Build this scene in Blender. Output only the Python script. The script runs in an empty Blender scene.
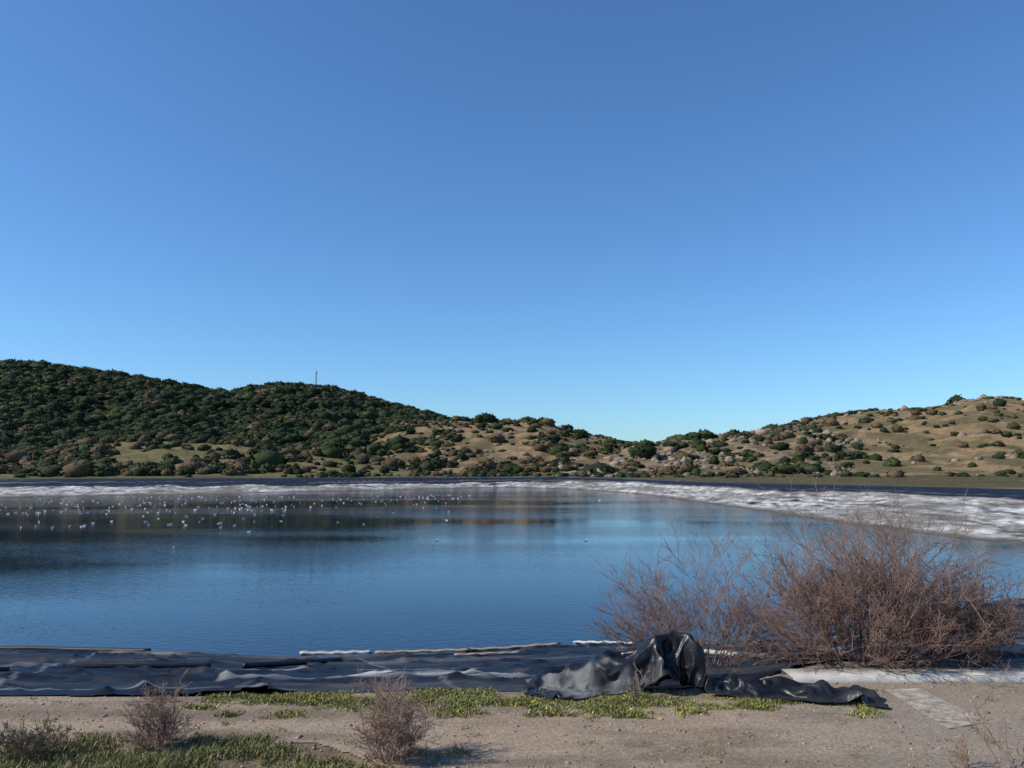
import bpy, math, random
import numpy as np
from mathutils import Vector
random.seed(7); rng=np.random.default_rng(7)
sc=bpy.context.scene
sc.view_settings.view_transform='Standard'; sc.view_settings.look='None'; sc.view_settings.exposure=0
F=800.0; TH=math.atan(82/800.0); CZ=5.0
cT,sT=math.cos(TH),math.sin(TH)
# ---------- survey helpers (bearing / slope of a sight line) ----------
def bearing(px,py):
    r=(px-512)/F; u=-(py-384)/F
    y=cT-u*sT; z=sT+u*cT
    return r/y, z/y
# ---------- noise ----------
PERM=rng.random((256,256)).astype(np.float32)
def vnoise(x,y):
    xi=np.floor(x).astype(np.int64); yi=np.floor(y).astype(np.int64)
    fx=x-xi; fy=y-yi
    fx=fx*fx*(3-2*fx); fy=fy*fy*(3-2*fy)
    a=PERM[xi&255,yi&255]; b=PERM[(xi+1)&255,yi&255]; c=PERM[xi&255,(yi+1)&255]; d=PERM[(xi+1)&255,(yi+1)&255]
    return (a*(1-fx)+b*fx)*(1-fy)+(c*(1-fx)+d*fx)*fy
def fbm(x,y,o=4,g=0.5):
    s=0;a=1;t=0
    for i in range(o):
        s=s+a*vnoise(x*(2**i)+17.3*i,y*(2**i)+9.1*i); t+=a; a*=g
    return s/t          # 0..1
def ridged(x,y,o=3):
    s=0;a=1;t=0
    for i in range(o):
        s=s+a*(1-np.abs(2*vnoise(x*(2**i)+7.7*i,y*(2**i)+3.3*i)-1)); t+=a; a*=.5
    return s/t
def sstep(a,b,x):
    t=np.clip((x-a)/(b-a),0,1); return t*t*(3-2*t)
# ---------- pond outline ----------
WL=[(-120,24),(-60,23),(-14.3,22.3),(-8.5,21.9),(-5,21.6),(-0.3,22.2),(2.5,23.2),(5,23),(9,24.2),(13,27),(18,30.2),(25,33),(40,37),(46,41),(40,45),(32.5,50),
    (29,66),(28,88),(26,111),(23,143),(15,172),(2,188),(-7,186),(-41,156),(-62,140),(-82,130),(-130,115),(-160,80),(-150,40)]
CR=[(-190,11),(-30,10.9),(-4,10.7),(-1,11.0),(1,10.9),(3,11.2),(5,12.6),(9,12.6),(20,14),(45,22),(65,38),(66,60),(61,94),(52,108),(43,120),(34,146),(25,184),(12,204),(-8,205),
    (-46,184),(-108,174),(-175,150),(-205,80)]
def polydist(P,x,y):
    d=np.full(x.shape,1e9); inside=np.zeros(x.shape,bool)
    n=len(P)
    for i in range(n):
        ax,ay=P[i]; bx,by=P[(i+1)%n]
        ex,ey=bx-ax,by-ay; L=ex*ex+ey*ey
        t=np.clip(((x-ax)*ex+(y-ay)*ey)/L,0,1)
        d=np.minimum(d,np.hypot(x-ax-t*ex,y-ay-t*ey))
        if ay!=by:
            c=((ay>y)!=(by>y))&(x<(bx-ax)*(y-ay)/(by-ay)+ax)
            inside^=c
    return d,inside
# ---------- hills ----------
def mk(pts,Yr,Yf,w):
    us=[];zs=[]
    for p in pts:
        u,s=bearing(*p); us.append(u); zs.append(CZ+s*Yr)
    return np.array(us),np.array(zs),Yr,Yf,w
HILLS=[
 mk([(-400,350),(-150,352),(0,363),(60,368),(140,379),(200,390),(235,395),(250,390),(275,387),(320,388),(350,395),(390,407),(430,417),(480,432),(560,455),(620,468),(640,475)],560,265,200), #0 maquis hill
 mk([(300,470),(360,440),(400,424),(440,420),(500,422),(540,421),(570,432),(605,439),(640,446),(700,462),(740,475)],400,225,130), #1 middle hill
 mk([(560,474),(600,458),(635,445),(690,439),(750,434),(800,431),(850,437),(900,452),(960,474)],300,205,90), #2 rocky knoll
 mk([(620,474),(700,445),(770,430),(800,424),(830,417),(870,412),(930,408),(960,403),(985,398),(1010,400),(1060,404),(1200,420),(1500,440)],420,190,160), #3 right hill
 mk([(-500,440),(-200,448),(0,456),(60,448),(100,440),(160,437),(200,441),(260,447),(330,455),(400,466),(440,476)],270,190,60), #4 low grassy rise
]
def terrain(x,y,detail=True):
    x=np.asarray(x,float); y=np.asarray(y,float)
    shp=x.shape
    zc=2.0+0.3*sstep(20,80,y)
    d_w,in_w=polydist(WL,x,y); d_c,in_c=polydist(CR,x,y)
    t=d_w/(d_w+d_c+1e-6)
    t=np.where(in_w,0,np.where(in_c,t,1))
    tt=np.where(y>35,np.where(t<.55,t*.75,.4125+(t-.55)*1.3056),t)
    z=zc*tt
    z=z+np.where(in_c&~in_w&(y>35),((fbm(x/5,y/8,3)-.5)*.5+(ridged(x/2.2,y/3.5,2)**4)*.22)*np.clip(t*8,0,1)*np.clip((1-t)*4,0,1),0)
    z=np.where(in_w,-np.minimum(d_w*.18,1.6),z)
    z=np.where(y<7.4,z+np.minimum((7.4-y)*.28,1.4),z)
    best=np.zeros(shp); idx=np.full(shp,-1); tb=np.zeros(shp)
    yy=np.maximum(y,1.0); u=x/yy
    for i,(us,zs,Yr,Yf,w) in enumerate(HILLS):
        zr=np.interp(u,us,zs,left=(zs[0] if us[0]<-.9 else 0),right=(zs[-1] if us[-1]>1 else 0))-2.3
        wob=(fbm(u*6+i*5,y*0+3.3+i,2)-.5)*.16
        yr=Yr; yf=Yf*(1+wob)
        tt2=np.clip((y-yf)/(yr-yf),0,1)
        S=.6*tt2+.4*tt2*tt2*(3-2*tt2)
        back=np.where(y>Yr,np.exp(-((y-Yr)/w)**2),1)
        n=(fbm(x/45+i*9,y/45,4)-.5)*2
        h=np.maximum(zr,0)*S*back
        h=h*(1+.38*n*(1-tt2)*(tt2>0))+ (fbm(x/11,y/11+i,3)-.5)*3.4*np.clip(h/8,0,1)*(1.15-tt2*.6)
        m=h>best
        best=np.where(m,h,best); idx=np.where(m&(h>.4),i,idx); tb=np.where(m,tt2,tb)
    z=z+np.where(in_c,0,best)
    rough=(fbm(x/6,y/6,3)-.5)*np.where(in_c,0,np.clip((d_c-1)/20,0,1)*sstep(30,120,y)*1.0)
    z=z+rough
    return z,dict(t=t,in_w=in_w,in_c=in_c,d_w=d_w,d_c=d_c,idx=idx,tb=tb)
def zat(x,y): return float(terrain(np.array([x]),np.array([y]))[0][0])
def hit(px,py,lo=7,hi=400):
    u,s=bearing(px,py); ys=np.geomspace(lo,hi,6000)
    z,_=terrain(u*ys,ys); z=np.maximum(z,0)
    k=np.argmax(CZ+s*ys<z)
    return float(u*ys[k]),float(ys[k]),float(z[k])
# ---------- material helpers ----------
def newmat(name):
    m=bpy.data.materials.new(name); m.use_nodes=True; nt=m.node_tree
    return m,nt,nt.nodes['Principled BSDF']
def attr_mat(name,attr='Col',rough=.9,nscale=3.0,lo=.7,hi=1.3,bump=.0,bscale=20.,bdist=.02,spec=.3,rough_attr=None,detail=6):
    m,nt,b=newmat(name); N=nt.nodes; L=nt.links
    a=N.new('ShaderNodeAttribute'); a.attribute_name=attr
    tc=N.new('ShaderNodeNewGeometry')
    n=N.new('ShaderNodeTexNoise'); n.inputs['Scale'].default_value=nscale; n.inputs['Detail'].default_value=detail; n.inputs['Roughness'].default_value=.65
    L.new(tc.outputs['Position'],n.inputs['Vector'])
    mr=N.new('ShaderNodeMapRange'); mr.inputs[1].default_value=.3; mr.inputs[2].default_value=.7; mr.inputs[3].default_value=lo; mr.inputs[4].default_value=hi
    L.new(n.outputs['Fac'],mr.inputs[0])
    v=N.new('ShaderNodeVectorMath'); v.operation='SCALE'
    L.new(a.outputs['Color'],v.inputs[0]); L.new(mr.outputs[0],v.inputs['Scale']); L.new(v.outputs[0],b.inputs['Base Color'])
    b.inputs['Roughness'].default_value=rough; b.inputs['Specular IOR Level'].default_value=spec
    if rough_attr:
        r=N.new('ShaderNodeAttribute'); r.attribute_name=rough_attr; L.new(r.outputs['Fac'],b.inputs['Roughness'])
    if bump>0:
        n2=N.new('ShaderNodeTexNoise'); n2.inputs['Scale'].default_value=bscale; n2.inputs['Detail'].default_value=5
        L.new(tc.outputs['Position'],n2.inputs['Vector'])
        bp=N.new('ShaderNodeBump'); bp.inputs['Strength'].default_value=bump; bp.inputs['Distance'].default_value=bdist
        L.new(n2.outputs['Fac'],bp.inputs['Height']); L.new(bp.outputs[0],b.inputs['Normal'])
    return m
def plain_mat(name,col,rough=.8,nscale=8.,var=.3,bump=.0):
    m,nt,b=newmat(name); N=nt.nodes; L=nt.links
    n=N.new('ShaderNodeTexNoise'); n.inputs['Scale'].default_value=nscale; n.inputs['Detail'].default_value=5
    g=N.new('ShaderNodeNewGeometry'); L.new(g.outputs['Position'],n.inputs['Vector'])
    r=N.new('ShaderNodeValToRGB'); e=r.color_ramp.elements
    e[0].position=.3; e[1].position=.7
    e[0].color=tuple(c*(1-var) for c in col)+(1,); e[1].color=tuple(c*(1+var) for c in col)+(1,)
    L.new(n.outputs['Fac'],r.inputs[0]); L.new(r.outputs[0],b.inputs['Base Color']); b.inputs['Roughness'].default_value=rough
    if rough>.9: b.inputs['Specular IOR Level'].default_value=.1
    if bump:
        bp=N.new('ShaderNodeBump'); bp.inputs['Strength'].default_value=bump; bp.inputs['Distance'].default_value=.02
        L.new(n.outputs['Fac'],bp.inputs['Height']); L.new(bp.outputs[0],b.inputs['Normal'])
    return m
def mesh_obj(name,V,Fc,mat,col=None,smooth=False,rough=None,parent=None):
    me=bpy.data.meshes.new(name)
    V=np.asarray(V,np.float32); Fc=np.asarray(Fc,np.int32); k=Fc.shape[1]
    me.vertices.add(len(V)); me.vertices.foreach_set('co',V.ravel())
    me.loops.add(Fc.size); me.loops.foreach_set('vertex_index',Fc.ravel())
    me.polygons.add(len(Fc)); me.polygons.foreach_set('loop_start',np.arange(0,Fc.size,k,dtype=np.int32)); me.polygons.foreach_set('loop_total',np.full(len(Fc),k,np.int32))
    me.update(calc_edges=True)
    if col is not None:
        a=me.color_attributes.new('Col','FLOAT_COLOR','POINT')
        c=np.ones((len(V),4),np.float32); c[:,:3]=col; a.data.foreach_set('color',c.ravel())
    if rough is not None:
        a=me.attributes.new('Rgh','FLOAT','POINT'); a.data.foreach_set('value',np.asarray(rough,np.float32).ravel())
    if smooth: me.polygons.foreach_set('use_smooth',np.ones(len(Fc),bool))
    me.materials.append(mat); me.update()
    o=bpy.data.objects.new(name,me); sc.collection.objects.link(o)
    if parent: o.parent=parent
    return o
def gridfaces(nr,nc,mask=None):
    i=np.arange(nr*nc).reshape(nr,nc)
    f=np.stack([i[:-1,:-1],i[:-1,1:],i[1:,1:],i[1:,:-1]],-1).reshape(-1,4)
    if mask is not None: f=f[mask.ravel()[f].all(1)]
    return f
def mixc(a,b,t): t=np.asarray(t)[...,None]; return a*(1-t)+b*t
C=lambda *a: np.array(a,float)
# ---------- crumpled liner heap (cloth settled over lumps, then frozen) ----------
def settle_cloth():
    cols=[]
    def lump(x,y,z,sx,sy,sz,rot=0):
        bpy.ops.mesh.primitive_uv_sphere_add(segments=16,ring_count=10,location=(x,y,z)); o=bpy.context.object; o.scale=(sx,sy,sz); o.rotation_euler=(0,0,rot)
        bpy.ops.object.transform_apply(location=False,rotation=True,scale=True); o.modifiers.new('c','COLLISION'); o.collision.thickness_outer=.012; o.collision.cloth_friction=30; cols.append(o)
    bpy.ops.mesh.primitive_grid_add(x_subdivisions=60,y_subdivisions=40,size=1,location=(2.2,11.2,0)); g=bpy.context.object
    for v in g.data.vertices:
        v.co.x*=9; v.co.y*=4.5; X=v.co.x+2.2; Yv=v.co.y+11.2
        v.co.z=(2.03-max(0,(Yv-11.0))*.17)
    g.modifiers.new('c','COLLISION'); g.collision.thickness_outer=.012; g.collision.cloth_friction=30; cols.append(g)
    for (x,y,h,s) in ((2.40,11.10,.72,.08),(2.20,11.22,.78,.09),(1.94,11.08,.70,.10),(1.74,11.25,.54,.12),(1.52,11.0,.36,.12),(1.30,11.3,.50,.13),(1.08,11.1,.36,.12),(.86,11.4,.32,.12),(.62,11.2,.18,.12),(.4,11.4,.16,.12),(2.0,10.8,.30,.12),(2.55,10.95,.22,.10)):
        lump(x,y,2.0-max(0,y-11)*.17,s,s*1.2,h+.03,x*3)
    for (x,y,h,s) in ((2.95,11.0,.20,.10),(3.2,10.8,.12,.10),(3.55,10.95,.18,.09),(3.8,10.65,.13,.1),(4.05,10.8,.17,.09),(4.35,10.45,.15,.10)):
        lump(x,y,2.0,s,s*1.2,h+.03,x*3)
    cl=[]
    def sheet(x0,x1,y0,y1,z,step,amp,skew,k):
        xs=np.arange(x0,x1,step); ys=np.arange(y0,y1,step); A,B=np.meshgrid(xs,ys)
        bb=B+skew*(A-x0)
        w=amp*(np.sin(A*9+3.5*np.sin(B*2.3+k)+k)+.8*np.sin(B*11+A*4+k*2)+1.6*(fbm(A*4+k,B*4,3)-.5)*2)
        Zz=z+w
        m=fbm(A*1.2+k*3,B*1.2,2)*.35; u=(A-x0)/(x1-x0); v=(B-y0)/(y1-y0)
        edge=np.minimum(np.minimum(u*3,(1-u)*3),np.minimum(v,1-v)*1.6); keep=edge>m*.45
        o=mesh_obj('cloth_tmp',np.stack([A,bb,Zz],-1).reshape(-1,3),gridfaces(*A.shape,keep),tmpm)
        import bmesh
        bm=bmesh.new(); bm.from_mesh(o.data); bmesh.ops.delete(bm,geom=[v for v in bm.verts if not v.link_faces],context='VERTS'); bm.to_mesh(o.data); bm.free()
        c=o.modifiers.new('cloth','CLOTH'); s=c.settings; s.quality=7; s.mass=.3; s.tension_stiffness=20; s.compression_stiffness=20; s.shear_stiffness=8; s.bending_stiffness=.12; s.air_damping=1.2
        c.collision_settings.use_self_collision=True; c.collision_settings.self_distance_min=.010; c.collision_settings.distance_min=.012; c.collision_settings.collision_quality=3
        c.collision_settings.self_friction=12
        c.point_cache.frame_end=60
        cl.append(o)
    tmpm=bpy.data.materials.new('tmp')
    sheet(.0,2.85,10.45,11.95,3.08,.034,.075,0.0,1.0)
    sheet(2.35,4.85,10.65,11.6,2.45,.036,.065,-.22,2.3)
    sc.frame_start=1; sc.frame_end=60
    for f in range(1,42): sc.frame_set(f)
    dg=bpy.context.evaluated_depsgraph_get(); parts=[]
    for o in cl:
        e=o.evaluated_get(dg); me=e.to_mesh(); n=len(me.vertices); v=np.empty(n*3,np.float32); me.vertices.foreach_get('co',v)
        f=np.array([list(p.vertices) for p in me.polygons]); parts.append((v.reshape(-1,3).copy(),f)); e.to_mesh_clear()
    for o in cl+cols: bpy.data.objects.remove(o,do_unlink=True)
    sc.frame_set(1)
    return parts
CLOTH=settle_cloth()
# ---------- GROUND ----------
us=np.concatenate([np.linspace(-3,-.75,70)[:-1],np.arange(-.75,.75,.0017),np.linspace(.75,3,70)])
ys=[-14.,-8,-4,0,3,5,6.,7,7.4]; y=7.8
while y<4500:
    ys.append(y)
    y+= .12 if y<25 else (.12+(y-25)*.0042 if y<200 else (.9+ (y-200)*.003 if y<620 else y*.06))
ys=np.array(ys)
U,Y=np.meshgrid(us,ys); OFF=np.where(Y<60,12*(1-Y/60.),0); X=U*(Y+OFF)
Z,I=terrain(X,Y)
t=I['t']; idx=I['idx']; tb=I['tb']; in_c=I['in_c']
Z=np.where((Y<27)&in_c&(I['d_c']>.35),Z-.12,Z)
n1=fbm(X/30,Y/30,4); n2=fbm(X/5,Y/5,4); n3=fbm(X/1.3,Y/1.3,3); n4=fbm(X/14+40,Y/14,4)
tan=C(.26,.18,.095); olive=C(.115,.112,.046); green=C(.12,.135,.043); dark=C(.030,.036,.016); soil=C(.27,.20,.13); brown=C(.155,.105,.060)
col=mixc(tan,olive,sstep(.38,.62,n1*.6+n2*.4))
col=mixc(col,soil*.9,sstep(.6,.75,n2)*.6)
isA=(idx==0); col=np.where(isA[...,None],mixc(dark,olive*.75,sstep(.54,.72,n2*.5+n4*.5)),col)
isB=(idx==1); col=np.where(isB[...,None],mixc(mixc(brown,olive,.3),tan,sstep(.44,.58,n2*.5+n4*.5)),col)
isR=(idx==2); col=np.where(isR[...,None],mixc(soil*.85,mixc(brown,olive,.25),sstep(.42,.58,n2)),col)
isC=(idx==3); col=np.where(isC[...,None],mixc(tan,mixc(olive,brown,.5),sstep(.40,.56,n4*.6+n2*.4)),col)
isD=(idx==4); col=np.where(isD[...,None],mixc(mixc(olive,tan,.4),mixc(green,brown,.3),sstep(.43,.55,n4*.5+n1*.5)),col)
flat=(idx==-1)&(Y>100); fl=mixc(brown*.65,olive*.8,sstep(.4,.6,n2)); fl=mixc(fl,green,(X<-20)*sstep(.4,.55,n4)*.7); col=np.where(flat[...,None],fl,col)
# pond banks
linerc=C(.016,.021,.034); white=C(.58,.565,.53); grey=C(.24,.225,.20); mud=C(.16,.135,.10)
lc=np.broadcast_to(linerc,X.shape+(3,))
s1=fbm(X/9+3,Y/14,4); s2=fbm(X/2.2,Y/3.,4); s3=fbm(X/.9,Y/1.5,3)
right=sstep(-5,15,X)
wmask=sstep(.0,.06,t)*(1-sstep(.50,.55,t+(s1-.5)*.25-right*.18))
wm2=wmask*sstep(.30,.50,s1*.4+s2*.35+s3*.25+.05)
lc=mixc(lc,mixc(grey,white,sstep(.38,.58,s2*.5+s3*.5)),np.clip(wm2,0,1))
lc=mixc(lc,mud*.8,sstep(.50,.62,s3*.5+s1*.5)*wmask*.75)
for tc_,wd_ in ((.36,.022),(.22,.012),(.50,.016)):
    band=np.exp(-((t-tc_-(s1-.5)*.2)/wd_)**2)*right*sstep(.4,.55,s2)
    lc=mixc(lc,linerc*1.5,band*.8)
lc=mixc(lc,mud*.8,(1-sstep(.02,.12,t))*(.8))
streak=sstep(.66,.72,vnoise(t*24,X*.02+Y*.02))*(t>.6)
lc=mixc(lc,grey,streak*.4)
col=np.where((in_c&(Y>26))[...,None],lc,col)
nearc=mixc(soil*.75,C(.22,.17,.12),n3)
col=np.where((~in_c&(Y<26))[...,None],nearc,col)
nb=(in_c&(Y<=26)); col=np.where(nb[...,None],linerc,col)
rgh=np.where(in_c,np.where(wm2>.4,.85,.7),.95)
gm=attr_mat('ground_mat',rough_attr='Rgh',nscale=.8,lo=.55,hi=1.3,bump=.8,bscale=1.0,bdist=.35,spec=.12,detail=10)
mesh_obj('ground',np.stack([X,Y,Z],-1).reshape(-1,3),gridfaces(*X.shape),gm,col.reshape(-1,3),True,rgh)
# ---------- WATER ----------
wm,nt,b=newmat('water_mat'); N=nt.nodes; L=nt.links
b.inputs['Base Color'].default_value=(.005,.014,.032,1); b.inputs['Roughness'].default_value=.035; b.inputs['IOR'].default_value=1.33
g=N.new('ShaderNodeNewGeometry')
mp=N.new('ShaderNodeMapping'); mp.inputs['Scale'].default_value=(.8,1.6,1); L.new(g.outputs['Position'],mp.inputs['Vector'])
na=N.new('ShaderNodeTexNoise'); na.inputs['Scale'].default_value=3.2; na.inputs['Detail'].default_value=3; L.new(mp.outputs[0],na.inputs['Vector'])
mp2=N.new('ShaderNodeMapping'); mp2.inputs['Scale'].default_value=(.5,2.2,1); L.new(g.outputs['Position'],mp2.inputs['Vector'])
nb_=N.new('ShaderNodeTexNoise'); nb_.inputs['Scale'].default_value=.035; nb_.inputs['Detail'].default_value=4; L.new(mp2.outputs[0],nb_.inputs['Vector'])
mr=N.new('ShaderNodeMapRange'); mr.inputs[1].default_value=.38; mr.inputs[2].default_value=.62; mr.inputs[3].default_value=.2; mr.inputs[4].default_value=.85
L.new(nb_.outputs['Fac'],mr.inputs[0])
bp=N.new('ShaderNodeBump'); bp.inputs['Distance'].default_value=.014; L.new(na.outputs['Fac'],bp.inputs['Height']); L.new(mr.outputs[0],bp.inputs['Strength'])
L.new(bp.outputs[0],b.inputs['Normal'])
wx=[(-165,20),(55,20),(55,195),(-165,195)]
mesh_obj('water',[(a,c,0) for a,c in wx],[[0,1,2,3]],wm)
# ---------- NEAR LINER SHEET ----------
xs=np.arange(-26,23,.06); yy=np.arange(10,31,.06)
XX,YY=np.meshgrid(xs,yy); zz,J=terrain(XX,YY)
edge=(fbm(XX*.9,YY*.9,3)-.5)*.7
mask=((J['in_c'])&(J['d_c']>.05+edge*.6+.1))|((J['in_c'])&(YY>14))
mask&=~(J['in_w']&(J['d_w']>4))
wr=(ridged(XX*.22+fbm(XX*.6,YY*.6,2)*.8,YY*1.1+.15*XX,2)**7)*.15+(ridged(XX*.9+YY*.7,YY*.5+5,2)**8)*.12+(fbm(XX*.4,YY*.4,2)-.5)*.08+(ridged(XX*2.1,YY*2.6+3,2)**4)*.02
zl=zz+.02+wr*sstep(0,.5,J['d_c'])*np.where(J['in_w'],.25,.6+.4*J['t'])
dust=fbm(XX*.22,YY*1.5+.1*XX,5); d2=fbm(XX*1.3+9,YY*5,4)
dm=sstep(.50,.68,dust)*.7+sstep(.57,.7,d2)*.3
c=mixc(np.broadcast_to(C(.007,.009,.015),XX.shape+(3,)),C(.085,.088,.098),dm*.8)
q_=(YY+.05*XX+.25*np.sin(XX*.25))
seam=(np.abs((q_%2.4)-1.2)<.045)
c=mixc(c,C(.30,.30,.29),seam*.6*sstep(.33,.48,fbm(XX*.5,YY*.2,2)))
sm2=np.abs(((XX+.35*YY)%6.5)-3.2)<.035
c=mixc(c,C(.20,.20,.20),sm2*.5)
pan=np.floor(q_/2.4+.5)*3.7+np.floor((XX+.35*YY-3.2)/6.5)*1.9
c=c*(.6+.8*((np.sin(pan*12.9)*43.7)%1))[...,None]
wb=sstep(.0,.03,J['t'])*(1-sstep(.05,.12,J['t']))*sstep(.4,.55,fbm(XX*.4,YY*.4,3))
c=mixc(c,C(.24,.215,.18),wb*.7)
wh=sstep(.48,.56,fbm(XX*.35+4,YY*2.4,3))*np.exp(-((YY-13.0)/.40)**2)*(XX>-4.5)*(XX<1.5)
c=mixc(c,C(.48,.48,.47),wh*.85)
lr=.46+.3*dm
pm=attr_mat('liner_mat',rough_attr='Rgh',nscale=5,lo=.75,hi=1.25,bump=.5,bscale=3,bdist=.03,spec=.15)
mesh_obj('pond_liner',np.stack([XX,YY,zl],-1).reshape(-1,3),gridfaces(*XX.shape,mask),pm,c.reshape(-1,3),True,lr)
# heap mesh
hm=attr_mat('black_plastic_mat',rough_attr='Rgh',nscale=5,lo=.75,hi=1.25,bump=.5,bscale=7,bdist=.03,spec=.35)
Vs=[];Fs=[];o_=0
for v,f in CLOTH: Vs.append(v); Fs.append(f+o_); o_+=len(v)
V=np.concatenate(Vs); Fc=np.concatenate(Fs)
d=sstep(.47,.62,fbm(V[:,0]*1.5,V[:,1]*2.5+3+V[:,2],4))*(.12+.88*(1-sstep(1.5,2.1,V[:,0])))
ho=mesh_obj('crumpled_liner_heap',V,Fc,hm,mixc(np.broadcast_to(C(.010,.011,.014),V.shape),C(.20,.20,.20),d*.6),True,.36+.38*d)
sb=ho.modifiers.new('s','SUBSURF'); sb.levels=1; sb.render_levels=1
sd=ho.modifiers.new('t','SOLIDIFY'); sd.thickness=.006
# ---------- GRAVEL ROAD ----------
xs=np.arange(-16,19,.05); yy=np.arange(6.2,12.9,.05)
XX,YY=np.meshgrid(xs,yy); zz,J=terrain(XX,YY)
e1=(fbm(XX*1.1,YY*.0+2,3)-.5)*.5
front=np.where(XX<-2,8.95,8.95-(XX+2)*.9)+e1
mask=(YY>front)&((~J['in_c'])|(J['d_c']<.25))
zr=zz+.012+(fbm(XX*2,YY*2,4)-.5)*.02
n=fbm(XX*.5,YY*2.6,4); n_=fbm(XX*5,YY*5,3)
c=mixc(C(.30,.225,.155),C(.195,.145,.10),sstep(.35,.65,n)); c=mixc(c,C(.35,.28,.205),sstep(.55,.75,n_)*.35)
c=mixc(c,C(.26,.215,.165),sstep(2.0,5.0,XX)*.75)
c=mixc(c,C(.15,.11,.08),(np.exp(-((YY-9.35)/.13)**2)+np.exp(-((YY-10.05)/.10)**2))*sstep(.4,.6,n)*.35*(XX<4))
rm=attr_mat('gravel_road_mat',nscale=26,lo=.60,hi=1.38,bump=.7,bscale=50,bdist=.012,rough=.95,detail=5)
mesh_obj('gravel_road',np.stack([XX,YY,zr],-1).reshape(-1,3),gridfaces(*XX.shape,mask),rm,c.reshape(-1,3),True)
# ---------- stones ----------
import bmesh
def ico(sub):
    bm=bmesh.new(); bmesh.ops.create_icosphere(bm,subdivisions=sub,radius=1)
    v=np.array([p.co[:] for p in bm.verts]); f=np.array([[q.index for q in p.verts] for p in bm.faces]); bm.free(); return v,f
I1=ico(1); I2=ico(2)
def scatter(name,base,P,S,rot,cols,mat,jit=.2,smooth=False,flatshade_var=.0):
    v,f=base; n=len(P); k=len(v)
    ph=rng.random((n,3))*6.28
    V=v[None]*(1+jit*(np.sin(v[None,:,0]*3.1+ph[:,None,0])+np.sin(v[None,:,1]*4.3+ph[:,None,1])+np.sin(v[None,:,2]*3.7+ph[:,None,2]))[...,None]*.6+ rng.normal(0,jit*.35,(n,k,1)))
    V=V*S[:,None,:]
    c,s=np.cos(rot)[:,None],np.sin(rot)[:,None]
    x=V[...,0]*c-V[...,1]*s; y=V[...,0]*s+V[...,1]*c
    V=np.stack([x,y,V[...,2]],-1)+P[:,None,:]
    Fc=(f[None]+(np.arange(n)*k)[:,None,None]).reshape(-1,3)
    cc=np.repeat(cols[:,None,:],k,1)*(1+flatshade_var*(rng.random((n,k,1))-.5))
    return mesh_obj(name,V.reshape(-1,3),Fc,mat,cc.reshape(-1,3),smooth)
stone_mat=attr_mat('stone_mat',nscale=30,lo=.75,hi=1.2,rough=.95)
n=6500; px_=rng.uniform(-9,10,n); py_=rng.uniform(7.6,12.3,n)
z_,J=terrain(px_,py_); ok=(~J['in_c'])|(J['d_c']<.3); px_,py_,z_=px_[ok],py_[ok],z_[ok]; n=len(px_)
s=rng.gamma(1.6,.0045,n)+.003; s=np.minimum(s,.035)
S=np.stack([s*1.3,s,s*.7],1); tone=rng.uniform(.5,1.4,(n,1))
scatter('gravel_stones',I1,np.stack([px_,py_,z_+.010],1),S,rng.random(n)*6.3,C(.26,.205,.155)*tone,stone_mat)
# ---------- hill vegetation ----------
def leafybase():
    v,f=I1; v=v.copy(); v[:,2]=v[:,2]*.8
    vs=[v]; fs=[f]; o=len(v)
    for i in range(34):
        d=rng.normal(size=3); d/=np.linalg.norm(d); d[2]=abs(d[2])*.9-.15
        p=d*rng.uniform(.75,1.12); a=rng.normal(size=3); a/=np.linalg.norm(a); b_=np.cross(a,d); 
        r=rng.uniform(.2,.36); vs.append(np.array([p+a*r,p-a*r*.6+b_*r,p-a*r*.6-b_*r])); fs.append(np.array([[o,o+1,o+2]])); o+=3
    return np.concatenate(vs),np.concatenate(fs)
LB=leafybase()
def sample(n,ylo,yhi,ulo,uhi):
    y=rng.uniform(ylo**1.3,yhi**1.3,n)**(1/1.3); u=rng.uniform(ulo,uhi,n)
    x=u*y; z,J=terrain(x,y); return x,y,z,J,u
x,y,z,J,u=sample(66000,186,585,-.80,.85)
idx=J['idx']; tb=J['tb']
nn=fbm(x/14,y/14,3); nl=fbm(x/55,y/55,3)
p=np.zeros(len(x))
p=np.where(idx==0,.78*sstep(.34,.46,nn*.6+nl*.4)+.20,p)
p=np.where(idx==1,.20*sstep(.45,.58,nn)+.03+ .25*(tb>.93)*sstep(.4,.6,nn)+.25*(u<-.12)*(nn>.5),p)
p=np.where(idx==2,.14*sstep(.48,.6,nn)+.04,p)
p=np.where(idx==3,.06*sstep(.5,.6,nn)+.008+.45*(tb>.93)*(u<.455)*(u>.38)+.2*(u<.38)*(nn>.55),p)
p=np.where(idx==4,.12*sstep(.5,.58,nn)+.012+.6*(y<210)*sstep(.42,.55,nn)*(u<-.15)+.35*(tb>.85)+.3*(u<-.5),p)
p=np.where((idx==-1)&(~J['in_c'])&(J['d_c']>1.5),.25*sstep(.42,.58,nn)+.05,p)
keep=(rng.random(len(x))<p)&~((tb>=1)&(y>575)) 
x,y,z,idx,u=x[keep],y[keep],z[keep],idx[keep],u[keep]; n=len(x); print('bushes',n)
r=rng.gamma(3,.64,n)*.60+.45; r=np.where(idx==0,r*1.15,r*.80); r=np.where(idx==-1,r*.6,r); r=np.minimum(r,4.2)
S=np.stack([r*rng.uniform(.9,1.4,n),r*rng.uniform(.9,1.4,n),r*rng.uniform(.65,1.05,n)],1)
bc=mixc(C(.015,.027,.011),C(.052,.063,.024),rng.random(n)**1.4); k=(rng.random(n)<np.where((idx==0),.08,.32)); bc=np.where(k[:,None],C(.10,.072,.04),bc)
bush_mat=attr_mat('scrub_mat',nscale=1.6,lo=.6,hi=1.4,rough=.9,spec=.15)
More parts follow.
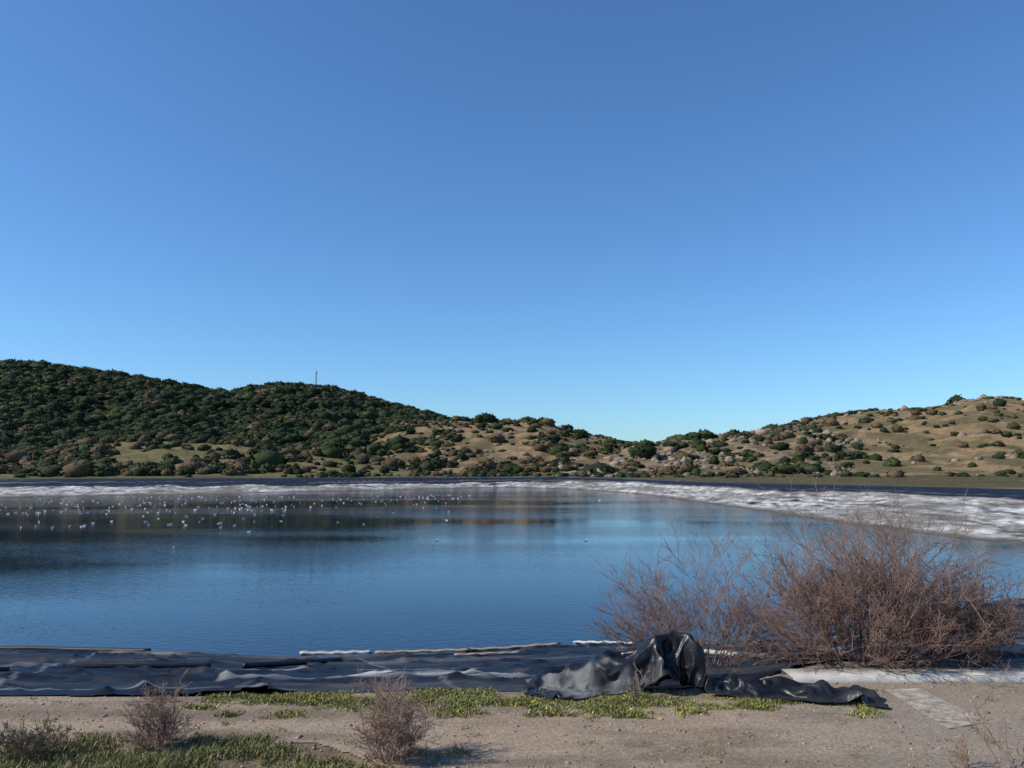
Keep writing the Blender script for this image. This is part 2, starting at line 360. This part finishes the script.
scatter('hillside_scrub',LB,np.stack([x,y,z+S[:,2]*.35],1),S,rng.random(n)*6.3,bc,bush_mat,jit=.16,flatshade_var=.7)
# rocks
x,y,z,J,u=sample(70000,195,440,-.35,.85); idx=J['idx'];tb=J['tb']; nn=fbm(x/9+4,y/9,3); nl=fbm(x/40+7,y/40,2)
p=np.where(idx==2,.36*sstep(.53,.63,nn)*sstep(.40,.52,nl)+.008,0); p=np.where(idx==1,.06*sstep(.55,.66,nn),p)
p=np.where(idx==3,.025*sstep(.57,.68,nn)+.6*(tb>.9)*(np.abs(u-.585)<.03)+.08*(tb>.92)*(nn>.55)+.14*(u<.42)*sstep(.54,.64,nn),p)
p=np.where((idx==-1)&(y<225)&(u>.05)&(~J['in_c'])&(J['d_c']>1),.10*sstep(.45,.55,nn),p)
k=rng.random(len(x))<p; x,y,z=x[k],y[k],z[k]; n=len(x); print('rocks',n)
r=rng.gamma(1.5,.32,n)+.15; r=np.minimum(r,2.4)
S=np.stack([r*rng.uniform(.8,1.6,n),r*rng.uniform(.8,1.4,n),r*rng.uniform(.5,1.0,n)],1)
scatter('hillside_rocks',I1,np.stack([x,y,z+S[:,2]*.1],1),S,rng.random(n)*6.3,C(.25,.20,.145)*rng.uniform(.5,1.2,(n,1)),attr_mat('rock_mat',nscale=2,lo=.6,hi=1.3,rough=.95,bump=.6,bscale=2,bdist=.2),jit=.26,flatshade_var=.3)
u0,_=bearing(300,384); n=160; uu=u0+rng.normal(0,.03,n); y=rng.uniform(525,560,n); x=uu*y; z,_=terrain(x,y); r=rng.uniform(.8,2.4,n)
S=np.stack([r*1.3,r,r*.8],1)
scatter('summit_rocks',I1,np.stack([x,y,z+r*.2],1),S,rng.random(n)*6.3,C(.22,.19,.15)*rng.uniform(.7,1.2,(n,1)),bpy.data.materials['rock_mat'],jit=.22)
# ---------- tubes ----------
def tubes(name,paths,radii,cols,mat,sides=3,parent=None):
    Vs=[];Fs=[];Cs=[];o=0
    ang=np.arange(sides)*2*math.pi/sides
    by={}
    for P,R,c in zip(paths,radii,cols): by.setdefault(len(P),[]).append((P,R,c))
    for m,lst in by.items():
        P=np.array([a[0] for a in lst],float); R=np.array([a[1] for a in lst],float); c=np.array([a[2] for a in lst],float); n=len(lst)
        T=np.gradient(P,axis=1); T/=np.linalg.norm(T,axis=2,keepdims=True)+1e-9
        ref=np.where((np.abs(T[:,:1,2:3])>.7),np.array([.3,.9,.1]),np.array([0,0,1.]))
        A=np.cross(T,np.broadcast_to(ref,T.shape)); A/=np.linalg.norm(A,axis=2,keepdims=True)+1e-9; B=np.cross(T,A)
        ring=P[:,:,None]+(A[:,:,None]*np.cos(ang)[None,None,:,None]+B[:,:,None]*np.sin(ang)[None,None,:,None])*R[:,:,None,None]
        Vs.append(ring.reshape(-1,3)); Cs.append(np.repeat(c,m*sides,0))
        i=np.arange(m-1)[:,None]*sides; j=np.arange(sides)[None]; jn=(j+1)%sides
        f=np.stack([i+j,i+jn,i+sides+jn,i+sides+j],-1).reshape(-1,4)
        Fs.append((f[None]+(np.arange(n)*m*sides)[:,None,None]).reshape(-1,4)+o); o+=n*m*sides
    return mesh_obj(name,np.concatenate(Vs),np.concatenate(Fs),mat,np.concatenate(Cs),sides>4,parent=parent)
twig_mat=attr_mat('twig_mat',nscale=12,lo=.8,hi=1.2,rough=.85)
def shrub(name,base,W,H,stems,levels,r0,cA,cB,seed,D=None,kids=(5,6,5),bs=.12,rmin=.0018,droop=.0,elmin=.7):
    rs=random.Random(seed); g=rs.gauss; paths=[];radii=[];cols=[]
    D=D or W*.7
    def grow(p,d,L,r,lev):
        m=5 if lev<2 else 4
        pts=[p.copy()]; q=p.copy(); dd=d.copy()
        for i in range(m-1):
            dd=dd+Vector((g(0,.14),g(0,.14),g(.04-droop,.10))); dd.normalize()
            q=q+dd*(L/(m-1)); pts.append(q.copy())
        rr=[max(r*(1-.55*i/(m-1)),rmin) for i in range(m)]
        paths.append([tuple(a) for a in pts]); radii.append(rr)
        tt=min(1,rs.random()*.8+(.3 if lev==0 else 0)); cols.append(tuple(cA[k]*(1-tt)+cB[k]*tt for k in range(3)))
        if lev<levels:
            for _ in range(kids[lev]):
                f=rs.uniform(.25,1); k=min(int(f*(m-1)),m-2); w=f*(m-1)-k
                s=pts[k].lerp(pts[k+1],w)
                nd=dd+Vector((g(0,.6),g(0,.6),g(.12,.45))); nd.normalize()
                grow(s,nd,L*rs.uniform(.32,.58),r*.5,lev+1)
    for i in range(stems):
        a=rs.random()*6.283; rad=rs.random()**.42
        ex=math.cos(a)*rad; ey=math.sin(a)*rad
        tgt=Vector((ex*W*.42,ey*D*.42,H*.80*math.sqrt(max(0.03,1-rad*rad))*rs.uniform(elmin,1.05)+H*.05))
        b0=Vector((ex*W*bs,ey*D*bs,-.03))
        v=tgt-b0; grow(Vector(base)+b0,v.normalized(),v.length,r0*rs.uniform(.6,1.2),0)
    return tubes(name,paths,radii,cols,twig_mat)
zb=lambda x,y:(x,y,zat(x,y)+.02)
cR=(.27,.175,.14); cG=(.14,.09,.072)
shrub('bare_shrub',zb(5.45,12.7),4.4,2.3,120,3,.014,cR,cG,1,kids=(7,5,4),bs=.15,rmin=.0023,elmin=.35)
shrub('bare_shrub',zb(3.1,13.6),3.8,2.2,62,3,.011,cR,cG,2,kids=(6,5,3),bs=.15,rmin=.0023,elmin=.4)
shrub('bare_shrub',zb(7.05,12.6),2.6,1.5,60,3,.009,cR,cG,12,kids=(6,5,3),bs=.2,rmin=.0022,elmin=.4)
cD=(.36,.25,.20); cE=(.22,.15,.115)
def gp(px,py,z=2.0):
    u,s=bearing(px,py); yy=(z-CZ)/s; return (u*yy,yy,z)
def at(px,py): a=gp(px,py); return (a[0],a[1],zat(a[0],a[1])+.0)
shrub('dry_shrub',at(158,748),.75,.66,38,3,.005,cD,cE,3,kids=(6,5,3),elmin=.3)
shrub('dry_shrub',at(390,762),.85,.82,52,3,.005,cD,cE,4,kids=(6,5,3),elmin=.3)
shrub('dry_shrub',at(28,756),1.0,.36,34,3,.005,(.16,.13,.09),(.08,.07,.045),5,kids=(5,4,3))
shrub('bare_sapling',at(1008,772),.55,.95,5,3,.008,(.28,.2,.15),cE,6,kids=(4,3,2))
shrub('dry_weed',at(965,770),.3,.35,8,2,.004,cD,cE,8)
shrub('dry_weed',at(640,700),.5,.4,8,2,.004,(.35,.3,.22),cE,9)
# ---------- grass ----------
def blades(name,P,h,w,cols,mat):
    n=len(P); a=rng.random(n)*6.283; lean=rng.uniform(.2,1.1,n)[:,None]; la=rng.random(n)*6.283
    side=np.stack([np.cos(a),np.sin(a),np.zeros(n)],1)*w[:,None]
    ld=np.stack([np.cos(la),np.sin(la),np.zeros(n)],1)*lean*h[:,None]
    up=np.array([0,0,1.])*h[:,None]
    V=np.stack([P-side,P+side,P+side*.7+up*.6+ld*.4,P-side*.7+up*.6+ld*.4,P+up*.95+ld],1)
    base=(np.arange(n)*5)[:,None]
    f1=np.concatenate([base+np.array([[0,1,2]]),base+np.array([[0,2,3]]),base+np.array([[3,2,4]])])
    return mesh_obj(name,V.reshape(-1,3),f1,mat,np.repeat(cols,5,0))
gmat=attr_mat('grass_mat',nscale=6,lo=.8,hi=1.25,rough=.7)
def gcol(n,dry,gy=0.): 
    c=mixc(C(.10,.13,.030),C(.20,.215,.06),rng.random(n)); k=rng.random(n)<dry
    c=np.where(k[:,None],C(.34,.27,.15)*rng.uniform(.7,1.1,(n,1)),c); k=rng.random(n)<gy
    return np.where(k[:,None],C(.46,.43,.06),c)
n=130000; x=rng.uniform(-4.6,4.5,n); y=rng.uniform(9.85,11.15,n)
m=fbm(x*2.6,y*3.6,4); m2=fbm(x*.8+5,y*0+1,2)
wdt=.50-np.abs(y-10.55)*.55
k=(m*.85+m2*.25+wdt-.32+np.where(x<-2.5,-.10*(-2.5-x),0))>rng.uniform(.36,.74,n)
x,y=x[k],y[k]; m=m[k]; z,_=terrain(x,y); n=len(x)
h=rng.uniform(.015,.055,n)*(.1+m*1.8); blades('grass_verge',np.stack([x,y,z],1),h,rng.uniform(.004,.011,n),gcol(n,.28,.10),gmat)
n=120000; x=rng.uniform(-7,2.6,n); y=rng.uniform(7.4,9.25,n)
m=fbm(x*2.1+3,y*2.4,4); k=(m+ (8.85-y)*.30 - np.where(x>-1.8,(x+1.8)*.2,0))>rng.uniform(.44,.82,n)
x,y=x[k],y[k]; z,_=terrain(x,y); n=len(x)
h=rng.uniform(.02,.10,n)*(.2+m[k]*1.2); blades('foreground_grass',np.stack([x,y,z],1),h,rng.uniform(.003,.008,n),gcol(n,.34),gmat)
cx=rng.uniform(-7,9,110); cy=rng.uniform(8.2,12.2,110); q=rng.integers(0,110,6200)
x=cx[q]+rng.normal(0,.06,6200); y=cy[q]+rng.normal(0,.05,6200); z,J=terrain(x,y); k=~J['in_c']; x,y,z=x[k],y[k],z[k]; n=len(x)
blades('gravel_weeds',np.stack([x,y,z],1),rng.uniform(.015,.05,n),rng.uniform(.003,.007,n),gcol(n,.45),gmat)
# ---------- pipes, planks ----------
def slope_path(pts,n=14,lift=.08):
    H=[hit(*p) for p in pts]; out=[]
    for i in range(len(H)-1):
        for k in range(n):
            f=k/n; x=H[i][0]*(1-f)+H[i+1][0]*f; y=H[i][1]*(1-f)+H[i+1][1]*f; out.append((x,y,zat(x,y)+lift))
    out.append((H[-1][0],H[-1][1],zat(*H[-1][:2])+lift)); return out
bp_mat=plain_mat('black_pipe_mat',(.006,.006,.008),.55,6,.3)
wd_mat=plain_mat('weathered_wood_mat',(.33,.26,.185),.95,9,.35,.5)
ws_mat=plain_mat('bleached_strip_mat',(.46,.44,.41),.95,7,.25,.4)
def pipe(name,pts,r,mat,sides=10):
    P=np.array(slope_path(pts)); P[:,2]+=.03*(fbm(P[:,0]*1.5,P[:,1]*1.5,2)-.5)
    R=np.full(len(P),r); P=np.concatenate([P[:1],P,P[-1:]]); P[0,0]-=.002;P[-1,0]+=.002; R=np.concatenate([[.001],R,[.001]])
    return tubes(name,[P],[R],[(.1,.1,.1)],mat,sides)
pipe('black_pipe',[(55,672),(130,671),(211,670)],.055,bp_mat)
pipe('black_pipe',[(243,670),(290,667),(341,663)],.055,bp_mat)
pipe('black_pipe',[(-60,648),(60,649),(150,652)],.06,bp_mat)
pipe('black_pipe',[(-60,676),(-20,675),(9,674)],.055,bp_mat)
def plank(name,p0,p1,w,th,mat,seg=16):
    a=hit(*p0); b_=hit(*p1); d=Vector((b_[0]-a[0],b_[1]-a[1],0)).normalized(); s=Vector((-d.y,d.x,0))
    V=[];Fc=[]
    for i in range(seg+1):
        f=i/seg; x=a[0]*(1-f)+b_[0]*f; y=a[1]*(1-f)+b_[1]*f; z=zat(x,y)+.07+.012*math.sin(i*1.7); ww=w*(1-.2*random.random())
        for sx,zz_ in ((-1,0),(1,0),(1,th),(-1,th)):
            V.append((x+s.x*ww*sx/2,y+s.y*ww*sx/2,z+zz_))
        if i:
            o=(i-1)*4
            for k in range(4): Fc.append([o+k,o+(k+1)%4,o+4+(k+1)%4,o+4+k])
    Fc.append([0,3,2,1]); o=seg*4; Fc.append([o,o+1,o+2,o+3])
    return mesh_obj(name,V,Fc,mat)
plank('wooden_plank',(300,654),(372,652),.20,.05,ws_mat)
plank('wooden_plank',(375,655),(470,652),.18,.04,wd_mat)
plank('wooden_plank',(465,651),(560,645),.18,.04,wd_mat)
plank('wooden_plank',(575,642),(635,647),.14,.05,ws_mat)
plank('wooden_plank',(455,659),(520,656),.14,.04,wd_mat)
plank('wooden_plank',(690,655),(765,662),.16,.06,ws_mat)
# ---------- concrete edge and faded marking ----------
cm=plain_mat('concrete_mat',(.52,.49,.44),.95,5,.22,.5)
V=[];Fc=[]
for i in range(46):
    x=3.9+i*.3; y0=11.45+.012*i*.3+(.02*math.sin(i*2.1)); 
    for dy,dz in ((0,0),(0,.07),(.50,.075),(.50,-.05)): V.append((x,y0+dy,2.0+dz))
    if i:
        o=(i-1)*4
        for k in range(3): Fc.append([o+k,o+4+k,o+5+k,o+1+k])
mesh_obj('concrete_edging',V,Fc,cm)
mk_,nt,b=newmat('faded_marking_mat'); N=nt.nodes;L=nt.links
g=N.new('ShaderNodeNewGeometry'); n_=N.new('ShaderNodeTexNoise'); n_.inputs['Scale'].default_value=5; n_.inputs['Detail'].default_value=8; n_.inputs['Roughness'].default_value=.75
L.new(g.outputs['Position'],n_.inputs['Vector']); b.inputs['Base Color'].default_value=(.52,.46,.38,1); b.inputs['Roughness'].default_value=.95; b.inputs['Specular IOR Level'].default_value=.1
m_=N.new('ShaderNodeMapRange'); m_.inputs[1].default_value=.36; m_.inputs[2].default_value=.60; m_.inputs[4].default_value=.8; L.new(n_.outputs['Fac'],m_.inputs[0]); L.new(m_.outputs[0],b.inputs['Alpha'])
q=[gp(885,692),gp(918,690),gp(985,724),gp(948,731)]
mesh_obj('faded_road_marking',[(a[0],a[1],2.028) for a in q],[[0,1,2,3]],mk_)
# ---------- antenna mast ----------
u,s=bearing(316,384); yy_=555; xx_=u*yy_; zz_=zat(xx_,yy_)-1
paths=[];R=[]
Hm=14.
for k in range(3):
    a=k*2.094; paths.append([(xx_+.45*math.cos(a),yy_+.45*math.sin(a),zz_),(xx_+.3*math.cos(a),yy_+.3*math.sin(a),zz_+Hm)]); R.append([.15,.12])
for j in range(12):
    for k in range(3):
        a=k*2.094; a2=(k+1)*2.094; z0=zz_+j*Hm/12; z1=z0+Hm/12
        paths.append([(xx_+.42*math.cos(a),yy_+.42*math.sin(a),z0),(xx_+.42*math.cos(a2),yy_+.42*math.sin(a2),z1)]); R.append([.06,.06])
for a,zh in ((.5,12.3),(2.5,11.6),(4.5,13)):
    paths.append([(xx_+.5*math.cos(a),yy_+.5*math.sin(a),zz_+zh-.8),(xx_+.5*math.cos(a),yy_+.5*math.sin(a),zz_+zh+.8)]); R.append([.15,.15])
    paths.append([(xx_,yy_,zz_+zh),(xx_+.5*math.cos(a),yy_+.5*math.sin(a),zz_+zh)]); R.append([.06,.06])
tubes('antenna_mast',paths,R,[(.3,.2,.2)]*len(paths),plain_mat('mast_mat',(.18,.14,.14),.5,1,.2),4)
# ---------- gulls ----------
def gull_mesh():
    P=[(-.27,0,.115,.006,.03),(-.2,0,.105,.018,.05),(-.12,0,.085,.05,.07),(-.02,0,.07,.075,.09),(.07,0,.072,.08,.088),(.13,0,.105,.058,.06),(.155,0,.15,.038,.036),(.17,0,.19,.036,.034),(.20,0,.205,.036,.033),(.225,0,.2,.024,.022),(.24,0,.196,.011,.009),(.285,0,.186,.004,.004)]
    V=[];Fc=[];Cc=[];S=8
    for i,(x,y,z,rv,rh) in enumerate(P):
        p0=P[max(i-1,0)];p1=P[min(i+1,len(P)-1)]; tx,tz=p1[0]-p0[0],p1[2]-p0[2]; l=math.hypot(tx,tz); nx,nz=-tz/l,tx/l
        for k in range(S):
            a=k*2*math.pi/S; V.append((x+nx*math.sin(a)*rv,math.cos(a)*rh,z+nz*math.sin(a)*rv))
            Cc.append((.75,.45,.08) if i>9 else (.80,.80,.78))
        if i:
            o=(i-1)*S
            for k in range(S): Fc.append([o+k,o+(k+1)%S,o+S+(k+1)%S,o+S+k])
    for sd in (-1,1):
        o=len(V); W=[(-.33,.02,.135),(-.2,.055,.135),(-.05,.092,.125),(.07,.09,.115),(.09,.07,.14),(-.05,.055,.165),(-.2,.03,.155)]
        for k,(a,b2,c2) in enumerate(W): V.append((a,sd*b2,c2)); Cc.append((.05,.05,.05) if k==0 else (.5,.52,.55))
        Fc+= [[o+0,o+1,o+6,o+6],[o+1,o+2,o+5,o+6],[o+2,o+3,o+4,o+5]]
    Fc2=[]
    for f in Fc:
        Fc2.append([f[0],f[1],f[2]])
        if f[2]!=f[3]: Fc2.append([f[0],f[2],f[3]])
    return np.array(V),np.array(Fc2),np.array(Cc)
GV,GF,GC=gull_mesh(); gull_mat=attr_mat('gull_mat',nscale=5,lo=.95,hi=1.05,rough=.7)
def gulls(name,pos,sc_=.60):
    n=len(pos); k=len(GV); a=rng.random(n)*6.283; s=rng.uniform(.85,1.15,n)*sc_
    V=GV[None]*s[:,None,None]; c,sn=np.cos(a)[:,None],np.sin(a)[:,None]
    V=np.stack([V[...,0]*c-V[...,1]*sn,V[...,0]*sn+V[...,1]*c,V[...,2]-.025],-1)+np.array(pos)[:,None]
    return mesh_obj(name,V.reshape(-1,3),(GF[None]+(np.arange(n)*k)[:,None,None]).reshape(-1,3),gull_mat,np.tile(GC,(n,1)),True)
pos=[]
def addpx(px,py):
    g_=gp(px,py,0.0); pos.append((g_[0],g_[1],0))
for _ in range(95): addpx(random.uniform(0,300),random.gauss(509,5))
for _ in range(80): addpx(random.uniform(40,450),random.gauss(502,4) )
for _ in range(28): addpx(random.uniform(20,260),random.uniform(512,532))
for _ in range(8): addpx(random.uniform(300,620),random.uniform(500,525))
for _ in range(60): addpx(random.uniform(100,470),random.gauss(497,1.5))
gulls('gull_flock',pos)
for p_ in ((437,541),(173,549),(52,528),(249,532),(586,541)):
    g_=gp(*p_,0.0); gulls('gull',[(g_[0],g_[1],0)],.65)
# ---------- mud shoal ----------
A=np.linspace(0,2*math.pi,80,endpoint=False); g0=gp(165,531,0.0)
V=[(g0[0],g0[1],.03)]+[(g0[0]+7.0*math.cos(a)*(1+.2*math.sin(3*a+1)+.08*math.sin(11*a)),g0[1]+3.6*math.sin(a)*(1+.2*math.sin(4*a)+.08*math.sin(9*a)),-.02) for a in A]
mesh_obj('mud_shoal',V,[[0,1+i,1+(i+1)%80] for i in range(80)],plain_mat('mud_mat',(.030,.034,.020),1.0,1.5,.4,.4),smooth=True)
# ---------- light ----------
AZ=math.radians(-103); EL=math.radians(37)
Sd=Vector((math.sin(AZ)*math.cos(EL),math.cos(AZ)*math.cos(EL),math.sin(EL)))
sun=bpy.data.lights.new('sun','SUN'); sun.energy=5.0; sun.angle=math.radians(.53); sun.color=(1,.93,.82)
so=bpy.data.objects.new('sun',sun); so.rotation_euler=Sd.to_track_quat('Z','Y').to_euler(); so.location=(-30,0,40); sc.collection.objects.link(so)
w=bpy.data.worlds.new('World'); sc.world=w; w.use_nodes=True; nt=w.node_tree
bg=nt.nodes['Background']; sky=nt.nodes.new('ShaderNodeTexSky'); sky.sky_type='NISHITA'; sky.sun_disc=False
sky.sun_elevation=EL; sky.sun_rotation=AZ; sky.air_density=1.0; sky.dust_density=.35; sky.ozone_density=3.0; sky.altitude=100
mx=nt.nodes.new('ShaderNodeVectorMath'); mx.operation='MULTIPLY'; mx.inputs[1].default_value=(.70,1.04,1.36)
nt.links.new(sky.outputs[0],mx.inputs[0]); nt.links.new(mx.outputs[0],bg.inputs[0]); bg.inputs[1].default_value=.115
# ---------- camera ----------
cam=bpy.data.cameras.new('camera'); cam.lens=800/1024*36; cam.sensor_width=36; cam.clip_end=8000; cam.clip_start=.1
co=bpy.data.objects.new('camera',cam); co.location=(0,0,CZ); co.rotation_euler=(math.pi/2+TH,0,0); sc.collection.objects.link(co); sc.camera=co
